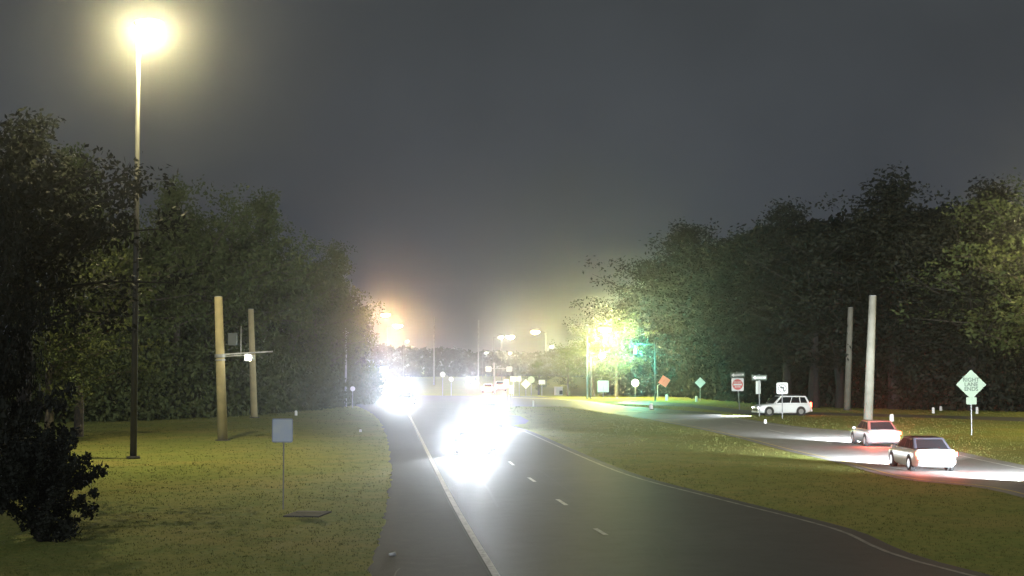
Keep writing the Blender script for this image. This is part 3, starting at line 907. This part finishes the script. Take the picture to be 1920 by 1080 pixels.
# litter and drain
p = at(735, 1043)
r_ = empty('litter_cup', p, R(30), 'crushed white cup lying on the dark shoulder near the bottom of the picture', 'litter')
MB().tube((-.07, 0, .045), (.07, 0, .05), .035, .05, 14).build('cup', M['sign_white'], r_, True)
MB().tube((.07, 0, .05), (.08, 0, .05), .055, .052, 14).build('lid', M['white_plastic'], r_, True)
p = at(577, 965)
r_ = empty('drain_inlet', p, R(-8), 'low grey concrete drain inlet in the grass right of the blue sign', 'drain')
MB().box(0, 0, .0, 1.1, 1.6, .09).build('slab', M['shoulder'], r_, bevel=.02)
MB().box(0, .35, .045, .8, .5, .02).build('grate', M['trim'], r_)

# ------------------------------------------------------------------ traffic signal
Y = 189
r_ = empty('traffic_signal', (xat(1228, Y), Y, 0), 0, 'traffic signal showing green, hung from a short arm at the junction', 'traffic signal')
MB().tube((0, 0, 0), (0, 0, zat(640, Y)), .13, .09, 12).build('pole', M['pole_dark'], r_, True)
MB().tube((0, 0, zat(646, Y)), (xat(1186, Y) - xat(1228, Y), 0, zat(644, Y)), .06, .05, 8).build('arm', M['pole_dark'], r_)
xs = xat(1191, Y) - xat(1228, Y); zs = zat(655, Y)
hd = MB().box(xs, -.05, zs, .38, .28, 1.15).build('signal_head', M['housing'], r_, bevel=.03)
for k, mm in ((1, 'lens_off'), (0, 'lens_off'), (-1, 'lens_green')):
    MB().tube((xs, -.19, zs + .36 * k), (xs, -.22, zs + .36 * k), .14, .13, 18).build('lens', M[mm], hd)
    MB().prism([(xs + .17 * math.cos(R(a)), zs + .36 * k + .17 * math.sin(R(a))) for a in range(0, 181, 20)] +
               [(xs + .16 * math.cos(R(a)), zs + .36 * k + .16 * math.sin(R(a))) for a in range(180, -1, -20)], -.4, -.19).build('visor', M['housing'], hd)
point_light('green_light', (xs, -.9, zs - .36), (0.08, 1.0, 0.74), 7000, r_, .1)

# ------------------------------------------------------------------ vehicles
def lerp(a, b, t): return a + (b - a) * t
CAR = {
 'suv': dict(L=5.1, W=1.98, H=1.80, belt=1.08, gc=.24, wr=.385, fw=1.60, rw=-1.45,
             top=[(-2.55, .92), (-2.50, 1.04), (-2.2, 1.10), (0.9, 1.08), (1.5, 1.06), (2.2, .98), (2.45, .86), (2.55, .70)],
             cab=(-2.42, -2.05, 0.35, 1.25)),
 'sedan': dict(L=4.8, W=1.84, H=1.45, belt=.92, gc=.18, wr=.33, fw=1.45, rw=-1.35,
             top=[(-2.4, .72), (-2.36, .90), (-2.1, .97), (-1.5, .95), (0.9, .92), (1.5, .88), (2.1, .78), (2.34, .66), (2.4, .55)],
             cab=(-1.95, -1.15, 0.25, 1.15)),
}
def interp(tab, x):
    if x <= tab[0][0]: return tab[0][1]
    for (a, b), (c, d) in zip(tab, tab[1:]):
        if x <= c: return lerp(b, d, (x - a) / (c - a + 1e-9))
    return tab[-1][1]

def car(kind, loc, heading, paint, label, head=None, tail=None, cat='car', name='parked_car', cabp=None, spot=None, group=None, tilt=2.0, hcol=(.86, .93, 1.0)):
    D = CAR[kind]
    root = empty(name, loc, heading, label, cat, group)   # local x = forward
    Lh, Wd = D['L'] / 2, D['W'] / 2
    n = 26
    vs = []; fs = []
    ringn = 14
    for i in range(n + 1):
        x = -Lh + 2 * Lh * i / n
        e = abs(x) / Lh
        w = Wd * (1 - 0.16 * max(0, (e - .78) / .22) ** 2)
        zt = interp(D['top'], x)
        zb = D['gc'] + .14 * max(0, (e - .8) / .2)
        half = [(0, zb), (w * .86, zb), (w * .97, zb + .10), (w, zb + .28 * (zt - zb) / .8 + .08), (w * .995, zt - .16), (w * .95, zt - .03), (w * .80, zt), (0, zt + .025)]
        ringp = half + [(-a, b) for a, b in half[-2:0:-1]]
        vs += [(x, a, b) for a, b in ringp]
    rn = len(ringp)
    for i in range(n):
        for k in range(rn):
            a = i * rn + k; b = i * rn + (k + 1) % rn
            fs.append((a, b, b + rn, a + rn))
    fs += [tuple(range(rn)), tuple(range(n * rn, n * rn + rn))]
    body = MB().add(vs, fs).build('body', paint, root, True)
    # cabin
    xr0, xr1, xf1, xf0 = D['cab']
    zb = D['belt'] - .06; zt = D['H']
    wb, wt = Wd * .93, Wd * .72
    cor = [Vector(p) for p in ((xr0, wb, zb), (xf0, wb, zb), (xf1, wt, zt), (xr1, wt, zt - .02), (xr0, -wb, zb), (xf0, -wb, zb), (xf1, -wt, zt), (xr1, -wt, zt - .02))]
    cab = MB().add(cor, [(0, 1, 2, 3), (4, 7, 6, 5), (3, 2, 6, 7), (0, 3, 7, 4), (1, 5, 6, 2), (0, 4, 5, 1)]).build('cabin', cabp or paint, root, bevel=.07)
    def pane(name, a, b, c, d, u0, u1, v0, v1):
        # a,b bottom; d,c top
        def P(u, v): return a.lerp(b, u).lerp(d.lerp(c, u), v)
        q = [P(u0, v0), P(u1, v0), P(u1, v1), P(u0, v1)]
        nrm = (q[1] - q[0]).cross(q[3] - q[0]).normalized()
        ctr = (q[0] + q[2]) / 2
        if nrm.dot(ctr - Vector(((xr0 + xf0) / 2, 0, (zb + zt) / 2))) < 0: nrm = -nrm
        m = MB().add([p - nrm * .02 for p in q] + [p + nrm * .006 for p in q], [(0, 1, 2, 3), (4, 5, 6, 7), (0, 1, 5, 4), (1, 2, 6, 5), (2, 3, 7, 6), (3, 0, 4, 7)])
        return m.build(name, M['glass'], cab)
    pane('windscreen', cor[1], cor[5], cor[6], cor[2], .07, .93, .14, .90)
    pane('rear_window', cor[0], cor[4], cor[7], cor[3], .09, .91, .24 if kind == 'suv' else .14, .86)
    for a, b, c, d in ((cor[0], cor[1], cor[2], cor[3]), (cor[4], cor[5], cor[6], cor[7])):
        pane('side_window', a, b, c, d, .56, .93, .18, .86)
        pane('side_window', a, b, c, d, .28, .54, .18, .86)
        pane('side_window', a, b, c, d, .07, .26, .18, .84)
    if kind == 'suv':
        for s in (-1, 1):
            MB().path([Vector((xr1 + .1, s * wt * .9, zt + .02)), Vector((xr1 + .3, s * wt * .9, zt + .07)), Vector((xf1 - .3, s * wt * .9, zt + .07)), Vector((xf1, s * wt * .9, zt + .01))], [.02] * 4, 6).build('roof_rail', M['trim'], root)
    # wheels
    for xw in (D['fw'], D['rw']):
        for s in (-1, 1):
            r0 = D['wr']
            MB().tube((xw, s * (Wd - .10), r0 + .02), (xw, s * (Wd + .003), r0 + .02), r0 + .075, r0 + .06, 26).build('wheel_arch', M['trim'], root)
            wh = MB().tube((xw, s * (Wd - .22), r0), (xw, s * (Wd + .015), r0), r0, r0 * .96, 28).build('wheel', M['tyre'], root)
            rm = MB().tube((xw, s * (Wd + .0), r0), (xw, s * (Wd + .022), r0), r0 * .66, r0 * .60, 24)
            rm.build('rim', M['rim'], wh)
    zt_f = interp(D['top'], Lh)
    hl = M['headlens'] if head else M['plate']
    for s in (-1, 1):
        MB().box(Lh - .09, s * Wd * .66, zt_f - .02, .16, .36, .15).build('headlight', hl, root, bevel=.03)
        tw, th_ = (.18, .46) if kind == 'suv' else (.36, .20)
        MB().box(-Lh + .06, s * Wd * .78, (.98 if kind == 'suv' else .78), .14, tw, th_).build('tail_light', M['taillens'] if tail else M['sign_red'], root, bevel=.03)
        MB().box(xf0 - .30, s * (Wd + .07), D['belt'] + .03, .14, .18, .13).build('side_mirror', paint, root, bevel=.03)
        if kind == 'sedan':
            pass
    MB().box(Lh + .0, 0, .52 if kind == 'suv' else .44, .06, Wd * 1.0, .24).build('grille', M['trim'], root, bevel=.02)
    MB().box(-Lh - .01, 0, .46, .12, Wd * 1.72, .2).build('rear_bumper', paint, root, bevel=.04)
    MB().box(Lh + .01, 0, .36, .12, Wd * 1.66, .16).build('front_bumper', paint, root, bevel=.04)
    MB().box(-Lh - .025, 0, (.86 if kind == 'suv' else .70), .02, .32, .16).build('number_plate', M['plate'], root)
    for s in (-1, 1):
        if head:
            l = bpy.data.lights.new('headlight_beam', 'SPOT')
            l.energy = head; l.color = hcol; l.spot_size = R(spot or 70); l.spot_blend = 1.0; l.shadow_soft_size = .07
            o = bpy.data.objects.new('headlight_beam', l)
            o.location = (Lh + .10, s * Wd * .66, zt_f - .02)
            o.rotation_euler = (0, R(-90 + tilt), 0)
            C.objects.link(o); o.parent = root
        if tail:
            point_light('tail_glow', (-Lh - .12, s * Wd * .78, .9 if kind == 'suv' else .78), (1, .12, .06), tail, root, .06)
    return root

UP = R(90)           # heading +Y (away from the camera)
# white SUV on the ramp, broadside, nose to the left
pS = at(1466, 779)
car('suv', (pS.x, pS.y, 0), R(180 + 12), M['paint_white'], 'white SUV driving left on the ramp behind the turn-arrow sign, seen side on', head=12000, tail=40, cat='SUV', name='white_suv', spot=110)
# two cars going away on the right road
car('sedan', (20.85, 86.2, 0), UP + R(1), M['paint_silver'], 'light car going away on the far lane of the right road, tail lights glaring', head=36000, tail=320, cat='car', name='moving_sedan', cabp=M['paint_rust'], spot=90, tilt=1.0)
car('sedan', (18.15, 66.6, 0), UP + R(1), M['paint_white'], 'white sedan with a dark roof, nearest whole car on the right road', head=36000, tail=110, cat='car', name='moving_sedan', cabp=M['paint_dark'], spot=90, tilt=1.0)
car('sedan', (20.95, 56.6, 0), UP + R(1), M['paint_dark'], 'dark car cut off by the right frame edge, only its front corner showing', head=18000, cat='car', name='moving_sedan', spot=115)
# oncoming cars
SOUTH = R(-90 - 4.9)
car('sedan', (-1.95, 79, 0), SOUTH, M['paint_grey'], 'nearest oncoming car, front hidden in white headlight glare', head=4800, cat='car', name='oncoming_car', spot=50, tilt=0.2)
car('suv', (-1.95, 112, 0), R(-90 + 7), M['paint_grey'], 'oncoming vehicle just behind and right of the nearest glare', head=6500, cat='SUV', name='oncoming_car', spot=90, tilt=2.0)
car('sedan', (-12.2, 172, 0), SOUTH, M['paint_grey'], 'oncoming car lost in the blue-white glare on the left of the road', head=5500, cat='car', name='oncoming_car', spot=60, tilt=1.0)
car('suv', (-14.6, 195, 0), SOUTH, M['paint_grey'], 'oncoming vehicle behind the blue-white glare on the left', head=4500, cat='SUV', name='oncoming_car', spot=60, tilt=1.0)
# queue at the junction
car('suv', (xat(884, 330), 330, 0), SOUTH, M['paint_silver'], 'far car with small white headlights left in the queue', head=3000, cat='car', name='queued_car', spot=60)
car('sedan', (xat(915, 250), 250, 0), UP, M['paint_white'], 'far white car with red tail lights in the queue, left one', tail=500, cat='car', name='queued_car')
car('suv', (xat(938, 262), 262, 0), UP, M['paint_white'], 'far white vehicle with red tail lights in the queue, right one', tail=500, cat='car', name='queued_car')
